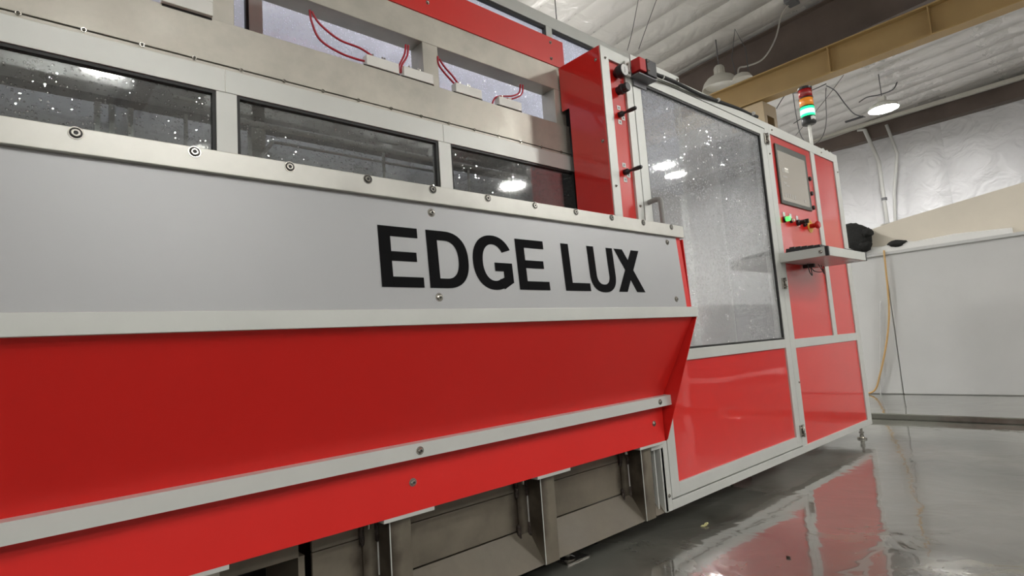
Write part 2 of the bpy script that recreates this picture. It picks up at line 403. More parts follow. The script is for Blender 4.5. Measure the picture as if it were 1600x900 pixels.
# rafter (I section, follows the roof)
def ibeam(name, x, y0, y1, z0, z1, fl, m, parent=None, t=.014, slope=0):
    bm = bmesh.new()
    pr = [(-fl, 0), (fl, 0), (fl, t), (t / 2, t), (t / 2, 1 - t), (fl, 1 - t), (fl, 1), (-fl, 1), (-fl, 1 - t), (-t / 2, 1 - t), (-t / 2, t), (-fl, t)]
    h = z1 - z0
    def zz(q): return {0: 0, t: t, 1 - t: h - t, 1: h}[q]
    A = [bm.verts.new((x + a, y0, z0 + zz(b))) for a, b in pr]
    B = [bm.verts.new((x + a, y1, z0 + zz(b) + slope * (y1 - y0))) for a, b in pr]
    n = len(pr); bm.faces.new(A); bm.faces.new(B[::-1])
    for i in range(n): bm.faces.new((A[i], A[(i + 1) % n], B[(i + 1) % n], B[i]))
    return fin(name, bm, m, parent)
tag(ibeam('roof_rafter', 7.2, RY0 + .01, RY1 - .01, CZ(RY0) - .62, CZ(RY0) - .06, .09, 'primer', slope=-.05), 'dark brown roof rafter under the foil ceiling, above the tan beam', 'beam')
tag(ibeam('roof_rafter', 1.2, RY0 + .01, RY1 - .01, CZ(RY0) - .62, CZ(RY0) - .06, .09, 'primer', slope=-.05), 'dark brown roof rafter over the machine, seen only in reflections', 'beam')
cr = thing('crane_runway_beam', 'tan painted steel crane beam crossing above the cabinet under the brown rafter', 'beam', (6.2, -1, 3.27))
ibeam('web_and_flanges', 6.26, -3.6, 1.86, 3.29, 3.585, .075, 'tan', cr)
for y in (-.3, .55): box('stiffener', (6.19, 6.25, y, y + .01, 3.305, 3.57), 'tan', cr)
# column under the beam: hollow box with a slot in its front face
cc = thing('crane_column', 'light tan box column with rectangular opening, holding up the tan beam', 'column', (6.37, 1.45, 0))
x0, x1, y0, y1, t, zt = 6.2, 6.53, 1.262, 1.64, .012, 3.275
box('side_plate', (x0, x0 + t, y0, y1, 0, zt), 'tanlight', cc); box('side_plate', (x1 - t, x1, y0, y1, 0, zt), 'tanlight', cc)
box('back_plate', (x0 + t, x1 - t, y1 - t, y1, 0, zt), 'tanlight', cc)
bm = bmesh.new()
addbox(bm, x0 + t, x0 + .075, y0, y0 + t, 0, zt); addbox(bm, x1 - .075, x1 - t, y0, y0 + t, 0, zt)
addbox(bm, x0 + .075, x1 - .075, y0, y0 + t, 3.13, zt); addbox(bm, x0 + .075, x1 - .075, y0, y0 + t, 0, 2.55)
fin('slotted_plate', bm, 'tanlight', cc)
box('base_plate', (x0 - .1, x1 + .1, y0 - .1, y1 + .1, 0, .025), 'tanlight', cc)

# lamps
def lamp_proto(kind):
    t = thing('high_bay_lamp', '', 'lamp')
    bm = bmesh.new()
    if kind == 'dome':
        prof = [(.235, 0), (.238, .006), (.23, .03), (.205, .09), (.16, .14), (.10, .175), (.062, .185), (.060, .19)]
        inner = [(r - .006, h - .004 if h > .01 else h) for r, h in prof]
        lathe(bm, prof, (0, 0, 0), 'z', 28)
        shade = fin('lamp_shade', bm, 'shade', t, smooth=True)
        # open the bottom cap
        b2 = bmesh.new(); b2.from_mesh(shade.data); dl = [f for f in b2.faces if len(f.verts) > 4 and f.calc_center_median().z < .01]
        bmesh.ops.delete(b2, geom=dl, context='FACES'); b2.to_mesh(shade.data); b2.free()
        rev('lens', [(.19, .05), (.19, .06)], (0, 0, 0), 'shade', t, seg=24)
        rev('housing', [(.06, .185), (.062, .19), (.062, .29), (.045, .31), (.02, .32)], (0, 0, 0), 'shade', t)
        bm = bmesh.new()
        for a in range(12):
            c, s = math.cos(a * math.pi / 6), math.sin(a * math.pi / 6)
            addtube(bm, [(c * .064, s * .064, .2), (c * .064, s * .064, .28)], .004, 5)
        fin('cooling_fins', bm, 'shade', t)
    else:
        prof = [(.200, 0), (.205, .01), (.19, .05), (.12, .10), (.07, .115)]
        lathe(bm, prof, (0, 0, 0), 'z', 28); shade = fin('lamp_shade', bm, 'uplight', t, smooth=True)
        b2 = bmesh.new(); b2.from_mesh(shade.data); dl = [f for f in b2.faces if len(f.verts) > 4 and f.calc_center_median().z < .01]
        bmesh.ops.delete(b2, geom=dl, context='FACES'); b2.to_mesh(shade.data); b2.free()
        rev('lens', [(.19, .004), (.19, .02)], (0, 0, 0), 'lens', t, seg=24)
        box('driver_box', (-.06, .06, -.05, .05, .115, .20), 'white', t, .006)
    return t
def rod(t):
    l = t.location; h = CZ(l.y) - l.z - .01
    o = tube('suspension_rod', [(0, 0, .2), (0, 0, h)], .006, 'cable', None, 6); o.parent = t
def dup(root, loc, label, group):
    r = root.copy(); C.objects.link(r); r.location = loc; r['label'] = label
    if group: r['group'] = group
    for ch in list(root.children):
        c = ch.copy(); C.objects.link(c); c.parent = r
    rod(r)
    return r
flat = lamp_proto('flat')
flat.location = X(1380.5, 171, 10.0); flat['label'] = 'round high-bay lamp glowing white below the ceiling at upper right'
dome = lamp_proto('dome')
dome.location = X(1127, 139, 6.75); dome['label'] = 'white dome-shaded lamp hanging behind the tan crane beam'
glow = [c_ for c_ in flat.children if c_.name.startswith('lamp_shade')][0].data
plain = glow.copy(); plain.materials[0] = M['white']
for x, y, z, where in ((6.152, -4.987, 3.4, 'far front, mirrored in the hood window'), (9.88, -4.85, 4.2, 'mirrored upper left in the door glass'), (10.67, -5.08, 4.2, 'mirrored right in the door glass'),
        (-3.5, -6.0, 0, 'added for light, front left corner of the shop'), (1.8, -6.2, 0, 'added for light, front middle of the shop'), (-4.5, -3.6, 3.7, 'added for light left of the viewer'), (.6, -4.6, 3.7, 'added for light behind the viewer'), (4.7, -3.2, 0, 'added for light in front of the tall cabinet'),  # these and the rear ones are unseen lamps added to light the room
        (-3.5, 2.2, 0, 'added for light behind the left end of the machine'), (1.2, 2.4, 0, 'added for light behind the middle of the machine'), (8.6, 3.0, 0, 'added for light behind the tan column'), (6.6, 4.4, 0, 'added for light between the column and the back wall'), (4.4, 2.6, 0, 'added for light behind the tall cabinet'), (-1.0, 5.8, 0, 'added for light, rear left of the shop'), (4.2, 5.6, 0, 'added for light, rear middle of the shop'), (9.6, 5.4, 0, 'added for light, rear right corner of the shop')):
    if where.startswith(('far front, m', 'mirrored')): t_ = [c_ for c_ in flat.children if c_.name.startswith('lamp_shade')][0]; t_.data = plain
    else: [c_ for c_ in flat.children if c_.name.startswith('lamp_shade')][0].data = glow
    dup(flat, (x, y, z or 3.45), 'round high-bay lamp out of frame, ' + where, 'lamps hung over the shop floor out of frame')
[c_ for c_ in flat.children if c_.name.startswith('lamp_shade')][0].data = plain
rod(flat); rod(dome)
def cable(name, pts, r, m, label, cat='cable', n=10, seg=6, group=None):
    return tag(tube(name, spline(pts, n), r * (.62 if name == 'ceiling_cable' else 1), m, None, seg), label, cat, group)
# wiring under the ceiling
cable('power_cord', [X(1237, 2, 6.8), X(1222, 22, 6.8), X(1211, 62, 6.8), X(1192, 92, 6.8), X(1168, 103, 6.8), X(1155, 106, 6.78), X(1153, 118, 6.75)], .010, 'cord', 'pale power cord looping from the ceiling down to the white dome lamp')
tag(box('ceiling_junction_box', (lambda p: (p.x - .09, p.x + .09, p.y - .06, p.y + .06, p.z - .03, CZ(p.y)))(X(1237, 2, 6.8)), 'bench', None, .008), 'small grey junction box on the ceiling where the pale cord starts', 'box')
sl = thing('small_reflector_lamp', 'small pale reflector lamp with wire bracket beside the white dome lamp', 'lamp', X(1160, 123, 6.6))
c0 = X(1160, 125, 6.6)
rev('reflector', [(.12, 0), (.122, .01), (.09, .06), (.04, .085)], c0, 'shade', sl, smooth=True)
tube('bracket', [c0 + Vector((-.04, .05, .07)), c0 + Vector((-.04, .08, .30)), c0 + Vector((-.04, .0, .645)), c0 + Vector((-.04, -.10, .34)), c0 + Vector((-.04, -.10, .06))], .006, 'cable', sl, 6, False)
cable('ceiling_cable', [X(1103, 132, 8.2), X(1240, 193, 10.5), X(1300, 156, 10.5), X(1345, 138, 10.5), X(1400, 110, 10.5), X(1480, 80, 10.5)][1:], .014, 'cable', 'straight dark conduit crossing the far ceiling behind the signal tower')
cable('ceiling_cable', [X(1239, 146, 9), X(1244, 180, 9), X(1252, 213, 9), X(1268, 226, 9), X(1284, 215, 9), X(1291, 190, 9), X(1290, 150, 9), X(1291, 137, 9)], .009, 'cable', 'thin cable sagging in a U behind the signal tower')
cable('ceiling_cable', [X(1291, 134, 9), X(1305, 142, 9), X(1320, 162, 9), X(1335, 178, 9), X(1352, 183, 9)], .012, 'cable', 'dark cable curving from the ceiling knot toward the bright lamp')
cable('ceiling_cable', [X(1243, 212, 9.5), X(1290, 155, 9.5), X(1322, 112, 9.5)], .007, 'cable', 'thin diagonal wire rising behind the signal tower')
cable('ceiling_cable', [X(1213, 170, 8), X(1222, 155, 8), X(1229, 146, 8)], .010, 'cable', 'short dark cable beside the slotted column head')
cable('ceiling_cable', [X(1229, 146, 8.8), X(1262, 143, 8.8), X(1291, 131, 8.8)], .012, 'cable', 'cable bundle strung along the ceiling to the knot')
cable('ceiling_cable', [X(1342, 160, 9.6), X(1355, 152, 9.6), X(1375, 148, 9.6), X(1395, 140, 9.6), X(1402, 128, 9.6)], .014, 'cable', 'thick wavy cable bundle just above the bright lamp')
tag(box('light_strip', (lambda a, b: (a.x - .02, a.x + .02, min(a.y, b.y), max(a.y, b.y), a.z, a.z + .03))(X(1321, 192, 11.6), X(1349, 183, 11.6)), 'cable'), 'short dark bar hanging level left of the bright lamp', 'bar')
cable('hanging_wire', [Y(980, 79, .62), Y(988, 48, .62), Y(1001, -20, .62)], .0022, 'cable', 'left one of two thin wires hanging from the ceiling behind the cabinet corner')
cable('hanging_wire', [Y(998, 77, .62), Y(1011, 40, .62), Y(1033, -20, .62)], .0022, 'cable', 'right one of two thin wires hanging from the ceiling behind the cabinet corner')
# pipes on the end wall
def pipe(pts, r, label): return tag(tube('wall_pipe', [X(u, v, 12.2) for u, v in pts], r, 'pipe', None, 10), label, 'pipe')
pipe([(1340, 203), (1351, 203), (1373, 252), (1381, 310), (1390, 372)], .034, 'white pipe bent down the end wall, nearest the cabinet')
pipe([(1385, 195), (1402, 240), (1397, 300), (1400, 360)], .028, 'thinner white pipe on the end wall, right of the bent pipe')
rev('pipe_clamp', [(.045, 0), (.045, .05)], X(1382, 313, 12.2), 'bench', None)
tag(bpy.data.objects['pipe_clamp'], 'grey clamp around the bent white wall pipe', 'clamp')

# ------------------------------------------------------------------ things right of the machine
ct = thing('storage_container', 'pale grey storage container against the right side of the cabinet', 'container', (6.7, -.2, .045))
zt = 1.40
box('side_panel', (6.33, 7.2, .350, 1.2, .045, zt), 'crate', ct, .01)
box('side_panel', (6.325, 7.2, -1.3, .345, .045, zt), 'crate', ct, .01)
box('rim', (6.31, 7.22, -1.31, 1.21, zt - .02, zt + .012), 'crate', ct, .006)
cb = prism('cream_box', [(1.15, zt + .013), (-1.2, zt + .013), (-1.2, 1.90), (.20, 1.715), (.445, 1.668), (1.15, 1.62)], 6.42, 7.0, 'cream', None)
tag(cb, 'large cream board box on top of the pale storage container', 'box')
wp = bmesh.new()
pts = [(.62, 0), (.45, .055), (.36, .05), (.24, .08), (.10, .05), (-.2, .06), (-.6, .04), (-.6, 0)]
A = [wp.verts.new((6.33, a, zt + .014 + b)) for a, b in pts]; B = [wp.verts.new((6.41, a, zt + .016 + b * 1.3)) for a, b in pts]
wp.faces.new(A); wp.faces.new(B[::-1])
for i in range(len(pts)): wp.faces.new((A[i], A[(i + 1) % len(pts)], B[(i + 1) % len(pts)], B[i]))
tag(fin('crumpled_wrap', wp, 'paper', None), 'crumpled white wrap along the container rim under the cream box', 'wrap')
o = rev('paper_plate', [(.03, 0), (.075, .012), (.078, .020), (.06, .02)], (6.6, .335, 1.70), 'crate', None, smooth=True); o.scale = (1, 1, 1)
tag(o, 'small grey dish lying on top of the cream box', 'dish')
def lumpy(name, c, s, m, seed, amp=.2, sub=3):
    bm = bmesh.new(); bmesh.ops.create_icosphere(bm, subdivisions=sub, radius=1)
    for v in bm.verts:
        n_ = noise.fractal(v.co * 1.6 + Vector((seed, 0, 0)), .8, 2, 4)
        v.co = Vector((v.co.x * s[0], v.co.y * s[1], v.co.z * s[2])) * (1 + amp * n_) + Vector(c)
    return fin(name, bm, m, None, smooth=True)
bm = bmesh.new()
for c, s, sd in (((6.30, .575, 1.585), (.06, .145, .165), 1), ((6.29, .452, 1.62), (.055, .05, .05), 2), ((6.3, .50, 1.51), (.055, .07, .07), 3), ((6.3, .66, 1.64), (.055, .1, .1), 4)):
    b2 = bmesh.new(); bmesh.ops.create_icosphere(b2, subdivisions=3, radius=1)
    for v in b2.verts:
        n_ = noise.fractal(v.co * 1.7 + Vector((sd * 5, 0, 0)), .8, 2, 4)
        v.co = Vector((v.co.x * s[0], v.co.y * s[1], v.co.z * s[2])) * (1 + .22 * n_) + Vector(c)
    me = bpy.data.meshes.new('tmp'); b2.to_mesh(me); b2.free(); bm.from_mesh(me)
tag(fin('black_work_coat', bm, 'cloth', None, smooth=True), 'crumpled black cloth bundle hung at the container corner beside the cabinet', 'cloth')
tag(lumpy('black_glove', (6.36, .235, zt + .078), (.06, .085, .035), 'cloth', 9, .25), 'black cloth lying on the container rim at right', 'cloth')
cable('extension_cable', [Vector((6.32, .34, zt + .024)), Vector((6.298, .336, zt)), X(1384, 420, 6.29), X(1389, 480, 6.29), X(1386, 530, 6.29), X(1375, 585, 6.29), X(1364, 612, 6.29), Vector((6.22, .75, .055))], .009, 'orange', 'orange extension cable hanging down the pale container')
cable('grey_hose', [X(1376, 470, 6.305), X(1375, 520, 6.305), X(1376, 590, 6.305), X(1376, 618, 6.305)], .006, 'crate', 'thin grey hose hanging down the container left of the orange cable', 'hose')

# floor litter
p = Z(1103, 822, 0)
bm = bmesh.new()
for dx, dy, rot, s in ((0, 0, .3, 1), (-.012, .004, -.8, .7), (.012, .003, 1.4, .6)):
    pts = [(-.016, 0), (-.004, .007), (.010, .005), (.018, 0), (.006, -.007), (-.008, -.006)]
    vs = [bm.verts.new((p.x + dx + s * (a * math.cos(rot) - b * math.sin(rot)), p.y + dy + s * (a * math.sin(rot) + b * math.cos(rot)), .002 + .008 * random.random())) for a, b in pts]
    bm.faces.new(vs)
tag(fin('floor_scrap', bm, 'leaf', None), 'small pale yellow torn scrap lying on the wet floor', 'scrap')
bpy.data.objects['floor_scrap'].modifiers.new('s', 'SOLIDIFY').thickness = .0015
q = Z(1232, 872, 0)
tag(lumpy('floor_debris', (q.x, q.y, .003), (.006, .008, .003), 'debris', 3, .3, 2), 'tiny dark crumb on the reddish reflection in the wet floor', 'debris')

# things behind the viewer's right, seen only as reflections
ben = thing('work_table', 'grey steel work table in front of the machine, seen only in reflections', 'table', (7.2, -4.6, 0))
box('table_top', (6.2, 8.6, -5.1, -4.1, .86, .90), 'bench', ben, .005); box('lower_shelf', (6.25, 8.55, -5.05, -4.15, .25, .28), 'bench', ben)
for x in (6.25, 8.5):
    for y in (-5.05, -4.2): box('leg', (x, x + .05, y, y + .05, 0, .86), 'bench', ben)
box('modesty_panel', (6.3, 8.5, -4.16, -4.13, .3, .84), 'darkcrate', ben)
dc = thing('dark_storage_bin', 'large dark grey bin in front of the machine, seen only in reflections', 'bin', (8, -2.9, 0))
box('bin_body', (7.9, 10.6, -3.6, -3.0, .08, 1.12), 'darkcrate', dc, .02); box('bin_rim', (7.86, 10.64, -3.64, -2.96, 1.12, 1.17), 'bench', dc, .01)
rk = thing('a_frame_rack', 'white steel A-frame glass rack, seen only in reflections', 'rack', (4.6, -2.6, 0))
for x in (3.9, 5.3):
    tube('upright', [(x, -2.1, 0), (x, -2.5, 1.6)], .03, 'white', rk, 8); tube('upright', [(x, -3.0, 0), (x, -2.55, 1.6)], .03, 'white', rk, 8)
tube('crossbar', [(3.9, -2.25, .35), (5.3, -2.25, .35)], .025, 'white', rk, 8); tube('top_bar', [(3.8, -2.52, 1.6), (5.4, -2.52, 1.6)], .03, 'white', rk, 8)

# ================================================================== THE MACHINE
mc = thing('glass_edging_machine', 'long red and silver industrial glass edging machine with sloping hood and tall glazed cabinet', 'machine', (1.9, .4, 0))
XL = -1.3                     # left end, outside the picture
XE = 1.872                    # right end of the hood
# ---- hood
hood = prism('hood_shell', [(-.150, 1.105), (-.170, 1.105), (-.188, .845), (-.190, .810), (-.030, .520), (-.022, .480), (-.022, .352), (-.012, .352), (-.012, .48), (-.018, .51), (-.17, .80)], XL, XE - .012, 'red', mc)
# end plate stands proud of the panels
prism('end_plate', [(-.02, 1.10), (-.177, 1.10), (-.183, .847), (-.203, .812), (-.027, .356), (-.02, .350), (-.004, .352), (-.004, .9)], XE - .0035, XE, 'red', mc)
# silver name panel
npn = prism('name_panel', [(-.1705, 1.1045), (-.1715, 1.1045), (-.1885, .846), (-.1865, .846)], XL, XE - .040, 'silverpaint', mc)
for x in (-.26, .757, 1.771):
    for y, z in ((-.1725, 1.083), (-.1865, .874)): bolt(x, y, z, npn, BOLT)
# top rail
tr = box('top_rail', (XL, XE, -.183, -.150, 1.105, 1.149), 'rail', mc, .0015)
for i in range(10): bolt(.241 + .1723 * i - (0 if i else 0), -.183, 1.139, tr, BOLTRAIL)
for i in range(1, 8): bolt(.241 - .1723 * i, -.183, 1.139, tr, BOLTRAIL)
# ridge bar and lower bar
rb = box('ridge_bar', (XL, XE + .004, -.205, -.17, .8085, .8445), 'alu', mc, .0012)
lb = prism('lower_bar', [(-.030, .525), (-.060, .5235), (-.061, .4875), (-.026, .486)], XL, XE - .004, 'alu', mc)
for x in (-.28, .76, 1.795): bolt(x, -.0605, .505, lb, BOLT)
for x in (-.28, .758, 1.799): bolt(x, -.022, .424, hood, BOLT)
# ---- lettering EDGE LUX (flat black letters on the panel)
ZB, ZT = .8965, 1.0385
def yl(z): return -.1715 - (1.1045 - z) / (1.1045 - .846) * .017 - .0004
def letter(polys, xa, xb):
    bm = bmesh.new(); H = ZT - ZB
    for li, ring in enumerate(polys):
        A, B = ring            # strips between two polylines
        fr = [[(bm.verts.new((xa + p[0] * (xb - xa), yl(ZB + p[1] * H) - dy - (.00015 * li if dy else 0), ZB + p[1] * H))) for p in L] for L in (A, B) for dy in (0, .0008)]
        a0, a1, b0, b1 = fr
        for i in range(len(A) - 1):
            bm.faces.new((a1[i], a1[i + 1], b1[i + 1], b1[i])); bm.faces.new((a0[i], b0[i], b0[i + 1], a0[i + 1]))
            bm.faces.new((a0[i], a0[i + 1], a1[i + 1], a1[i])); bm.faces.new((b0[i + 1], b0[i], b1[i], b1[i + 1]))
        bm.faces.new((a0[0], a1[0], b1[0], b0[0])); bm.faces.new((a0[-1], b0[-1], b1[-1], a1[-1]))
    return fin('letter', bm, 'black', npn)
def R(x0, x1, z0, z1): return ([(x0, z0), (x0, z1)], [(x1, z0), (x1, z1)])
def arc(cx, cz, rx, rz, a0, a1, n=24, p=1.0):
    o = []
    for i in range(n + 1):
        a = math.radians(a0 + (a1 - a0) * i / n); c, s = math.cos(a), math.sin(a)
        o.append((cx + rx * math.copysign(abs(c) ** p, c), cz + rz * math.copysign(abs(s) ** p, s)))
    return o
EE = [R(0, .27, 0, 1), R(.27, .93, .835, 1), R(.27, .87, .43, .585), R(.27, 1, 0, .17)]
def mir(L): return L
DD = [R(0, .25, 0, 1), ([(.25, 1)] + [(.42, 1)] + arc(.42, .5, .58, .5, 90, -90, 26, .85) + [(.25, 0)], [(.25, .835)] + [(.42, .835)] + arc(.42, .5, .33, .335, 90, -90, 26, .85) + [(.25, .165)])]
GG = [(arc(.52, .5, .52, .515, 28, 305, 34, .92), arc(.52, .5, .28, .345, 33, 300, 34, .92)), R(.76, 1, .12, .50), R(.54, .76, .34, .50), ([(.78, -.0), (.76, .17)], [(1.0, .12), (1.0, .3)])]
GG[3] = ([(.74, .0), (.60, .16)], [(1.0, .13), (1.0, .32)])
LL = [R(0, .29, 0, 1), R(.29, 1, 0, .17)]
UU = [([(0, 1), (0, .38)] + arc(.5, .38, .5, .40, 180, 360, 24, .85) + [(1, 1)], [(.25, 1), (.25, .38)] + arc(.5, .38, .25, .225, 180, 360, 24, .85) + [(.75, 1)])]
XX = [([(0.02, 1), (.68, 0)], [(.32, 1), (1.0, 0)]), ([(.0, 0), (.66, 1)], [(.31, 0), (.96, 1)])]
for L, a, b in ((EE, .608, .718), (DD, .735, .855), (GG, .870, 1.001), (EE, 1.021, 1.136), (LL, 1.202, 1.312), (UU, 1.318, 1.442), (XX, 1.449, 1.590)):
    letter(L, a, b)
# ---- front windows of the wet zone
YW = .200
fr = box('window_frame_top', (XL, 1.74, YW, YW + .04, 1.447, 1.509), 'alu', mc, .001)
box('window_frame_bottom', (XL, 1.74, YW, YW + .04, 1.10, 1.19), 'alu', mc)
MUL = [-.976, -.301, .374, 1.052, 1.73]
for x in MUL[:-1]: box('mullion', (x, x + .0495, YW, YW + .04, 1.19, 1.4465), 'alu', mc, .001)
seam = MUL[1:3]
for x in seam + [1.052]: box('frame_joint', (x + .021, x + .0225, YW - .0006, YW, 1.448, 1.508), 'bolt', fr)
for a, b in zip([XL - .05] + MUL[:-1], MUL):
    a += .0495
    g = box('window_pane', (a, b, YW + .014, YW + .018, 1.19, 1.447), 'glass_front', mc)
    bm = bmesh.new(); w = .008
    addbox(bm, a, a + w, YW + .004, YW + .02, 1.19, 1.447); addbox(bm, b - w, b, YW + .004, YW + .02, 1.19, 1.447); addbox(bm, a + w, b - w, YW + .004, YW + .02, 1.439, 1.447)
    fin('window_gasket', bm, 'gasket', mc)
# ---- stainless skin above the windows, with slot and spot screws
sk = box('steel_skin', (XL, 1.73, .213, .235, 1.527, 1.646), 'steel', mc, .001)
sk2 = box('steel_skin_lower', (XL, 1.73, .2145, .235, 1.5095, 1.5235), 'steel', mc)
box('skin_slot', (XL, 1.73, .22, .233, 1.5235, 1.527), 'gasket', mc)
for i in range(-12, 14): bolt(.2165 + .1116 * i, .2135, 1.525, sk, BOLTT)
# ---- posts, upper beam and red strip
YB = .225
ub = box('upper_beam', (XL, 1.74, YB, YB + .075, 1.802, 1.905), 'steel', mc, .002)
for x in (-.99, -.305, .366, 1.026):
    box('beam_post', (x, x + .062, YB, YB + .075, 1.646, 1.802), 'steel', mc, .002)
    bm = bmesh.new()
    for s in range(9): bmesh.ops.create_icosphere(bm, subdivisions=1, radius=.0035, matrix=Matrix.Translation((x + .004 + s * .0068, YB - .001, 1.646 + random.uniform(-.001, .001))))
    fin('weld_bead', bm, 'steel', mc)
box('beam_post', (1.668, 1.73, YB, YB + .075, 1.646, 1.802), 'steel', mc, .002)
rs = box('red_strip', (XL, 1.742, YB - .004, YB + .004, 1.905, 2.027), 'redgloss', mc, .0008)
for x in (1.662, 1.055, .45): bolt(x, YB - .004, 1.952 if x < 1.6 else 1.930, rs, BOLTS)
bolt(1.664, YB - .004, 2.002, rs, BOLTS); bolt(1.71, YB - .004, 1.9, rs, BOLTT)
box('notch_shadow', (1.744, 1.750, .03, .29, 1.0, 1.89), 'gasket', mc)  # black plate standing for the shadow inside the column notch
# ---- wires and terminal blocks
for a, b in ((.806, .920), (.938, 1.052), (1.146, 1.262), (1.345, 1.458), (.26, .37 - .37 + .26)):
    if b <= a: continue
    cn = box('terminal_block', (a, b, .208, .236, 1.648, 1.682), 'white', mc, .0015)
    box('terminal_foot', (a - .008, b + .004, .212, .234, 1.6462, 1.6485), 'gasket', cn)
    for s in (.25, .55, .62): rev('terminal_screw', [(.0032, 0), (.0032, .013)], (a + s * (b - a), .222, 1.682), 'bolt', cn, seg=8)
def wire(pts, y=.224): return tube('wire', spline([Y(u, v, y) for u, v in pts], 10), .0034, 'wire', mc, 8)
wire([(484, 16), (487, 34), (500, 62), (530, 82), (556, 92), (572, 96)]); wire([(487, 18), (500, 38), (530, 62), (562, 75), (582, 88)])
wire([(634, 70), (632, 85), (624, 103), (625, 114)]); wire([(638, 71), (636, 88), (628, 102), (627, 114)])
wire([(684, 88), (686, 102), (698, 118), (712, 133)]); wire([(686, 92), (695, 105), (708, 120), (717, 133)])
wire([(813, 132), (811, 145), (800, 150), (778, 151), (771, 157), (769, 165)]); wire([(817, 133), (815, 147), (802, 154), (788, 154)])
# small electrical box at far left
jb = thing
eb = box('electrical_box', (.262, .366, .226, .262, 1.655, 1.80), 'interior', mc)
box('box_frame', (.256, .370, .200, .228, 1.646, 1.684), 'white', eb, .002)
box('box_frame', (.256, .266, .200, .228, 1.684, 1.80), 'white', eb); box('box_frame', (.352, .370, .200, .228, 1.684, 1.80), 'white', eb)
box('box_slat', (.300, .306, .205, .226, 1.684, 1.80), 'white', eb); box('box_slat', (.322, .326, .205, .226, 1.684, 1.80), 'white', eb)
box('box_base', (.258, .37, .212, .24, 1.6405, 1.646), 'gasket', eb)
# ---- interior behind the windows
inn = box('inner_back_wall', (XL, 1.68, .74, .75, .6, 1.60), 'interior', mc)
box('inner_channel', (XL, 1.69, .50, .56, 1.50, 1.59), 'interior', mc)
box('inner_end_wall', (1.675, 1.69, .24, .75, .6, 1.59), 'interior', mc)
box('inner_shelf', (XL, 1.67, .56, .74, 1.28, 1.30), 'interior', mc)
tube('spray_pipe', [(.46, .42, 1.47), (1.66, .42, 1.47)], .010, 'rod', mc, 10)
tube('spray_pipe', [(.60, .46, 1.44), (1.3, .46, 1.44)], .005, 'rod', mc, 8)
tube('hose', [(.36, .50, 1.15), (.50, .5, 1.28), (.60, .46, 1.44)], .006, 'rod', mc, 8)
for xa, xb, xr in ((-.36, -.28, -.34), (.316, .394, .343), (.936, 1.017, .954), (1.325, 1.389, 1.325), (1.542, 1.615, 1.54)):
    bt = box('spray_bracket', (xa, xb, .395, .41, 1.490, 1.498), 'rod', mc, .001)
    tube('rod', [(xr + .003, .402, 1.10), (xr + .003, .402, 1.45)], .0055, 'rod', bt, 10)
for x in (.14, .17, .21): box('inner_bracket', (x, x + .012, .38, .40, 1.15, 1.43), 'rod', mc)
# ---- rear enclosure, taller, with wet panes
YR = .50
rt = box('rear_top_rail', (XL, 3.14, YR, YR + .045, 2.315, 2.378), 'alu', mc, .002)
box('rear_gasket', (XL, 3.10, YR + .004, YR + .02, 2.300, 2.315), 'gasket', mc)
for x in (-.9, .55, 1.947, 3.095): box('rear_post', (x, x + .042, YR, YR + .045, .12, 2.315), 'alu', mc, .001)
for x in (1.938, .541): box('rear_gasket', (x, x + .009, YR + .004, YR + .02, 1.6, 2.3), 'gasket', mc)
for a, b in ((XL, -.9), (-.858, .541), (.592, 1.938), (1.989, 3.095)): box('rear_pane', (a, b, YR + .02, YR + .024, 1.60, 2.30), 'glass_rear', mc)
bolt(3.11, YR, 2.33, rt, BOLTS)
# ---- base: legs, plates, welds
YBK = .07
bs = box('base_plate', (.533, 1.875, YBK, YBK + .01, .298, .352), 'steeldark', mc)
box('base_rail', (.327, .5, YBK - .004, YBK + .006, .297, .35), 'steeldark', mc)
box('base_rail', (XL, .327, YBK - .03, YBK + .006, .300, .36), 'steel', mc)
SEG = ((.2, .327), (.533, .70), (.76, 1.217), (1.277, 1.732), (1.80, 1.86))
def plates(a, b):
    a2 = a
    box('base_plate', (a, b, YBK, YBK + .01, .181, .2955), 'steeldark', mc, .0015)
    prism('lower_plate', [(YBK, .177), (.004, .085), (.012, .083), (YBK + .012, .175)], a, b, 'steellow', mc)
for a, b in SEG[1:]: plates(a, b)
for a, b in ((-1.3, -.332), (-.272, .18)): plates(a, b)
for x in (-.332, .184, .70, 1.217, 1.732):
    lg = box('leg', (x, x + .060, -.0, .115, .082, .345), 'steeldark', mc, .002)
    fl = box('leg_flange', (x - .042, x, YBK - .006, YBK + .006, .10, .345), 'steeldark', mc, .001)
    for xx, yy in ((x - .043, YBK - .005), (x - .001, YBK - .006)):
        for z0, z1 in ((.288, .330), (.140, .190)):
            bm = bmesh.new(); n = 9
            for s in range(n):
                bmesh.ops.create_icosphere(bm, subdivisions=1, radius=.0095, matrix=Matrix.Translation((xx + random.uniform(-.001, .001), yy, z0 + (z1 - z0) * s / (n - 1))) @ Matrix.Diagonal((.8, .9, 1.3, 1)))
            fin('weld_bead', bm, 'weld', lg, smooth=True)
    box('edge_strip', (x - .003, x + .0005, YBK - .009, YBK - .006, .10, .28), 'alu', lg)
    box('edge_strip', (x - .0015, x + .001, -.0015, .001, .085, .345), 'alu', lg)
for x in (-.36, .185, .674, 1.188, 1.702):
    tb = box('skirt_tab', (x, x + .145, -.021, .075, .342, .358), 'alu', mc, .001)
    rev('tab_bolt', [(.006, 0), (.006, .02)], (x - .012, .035, .325), 'bolt', tb, seg=8)
box('dark_opening', (.38, .533, .35, .36, .09, .30), 'gasket', mc); box('opening_jamb', (.5, .515, YBK, .3, .08, .297), 'steeldark', mc)
box('underframe', (XL, 1.86, .12, .9, .10, .14), 'gasket', mc)
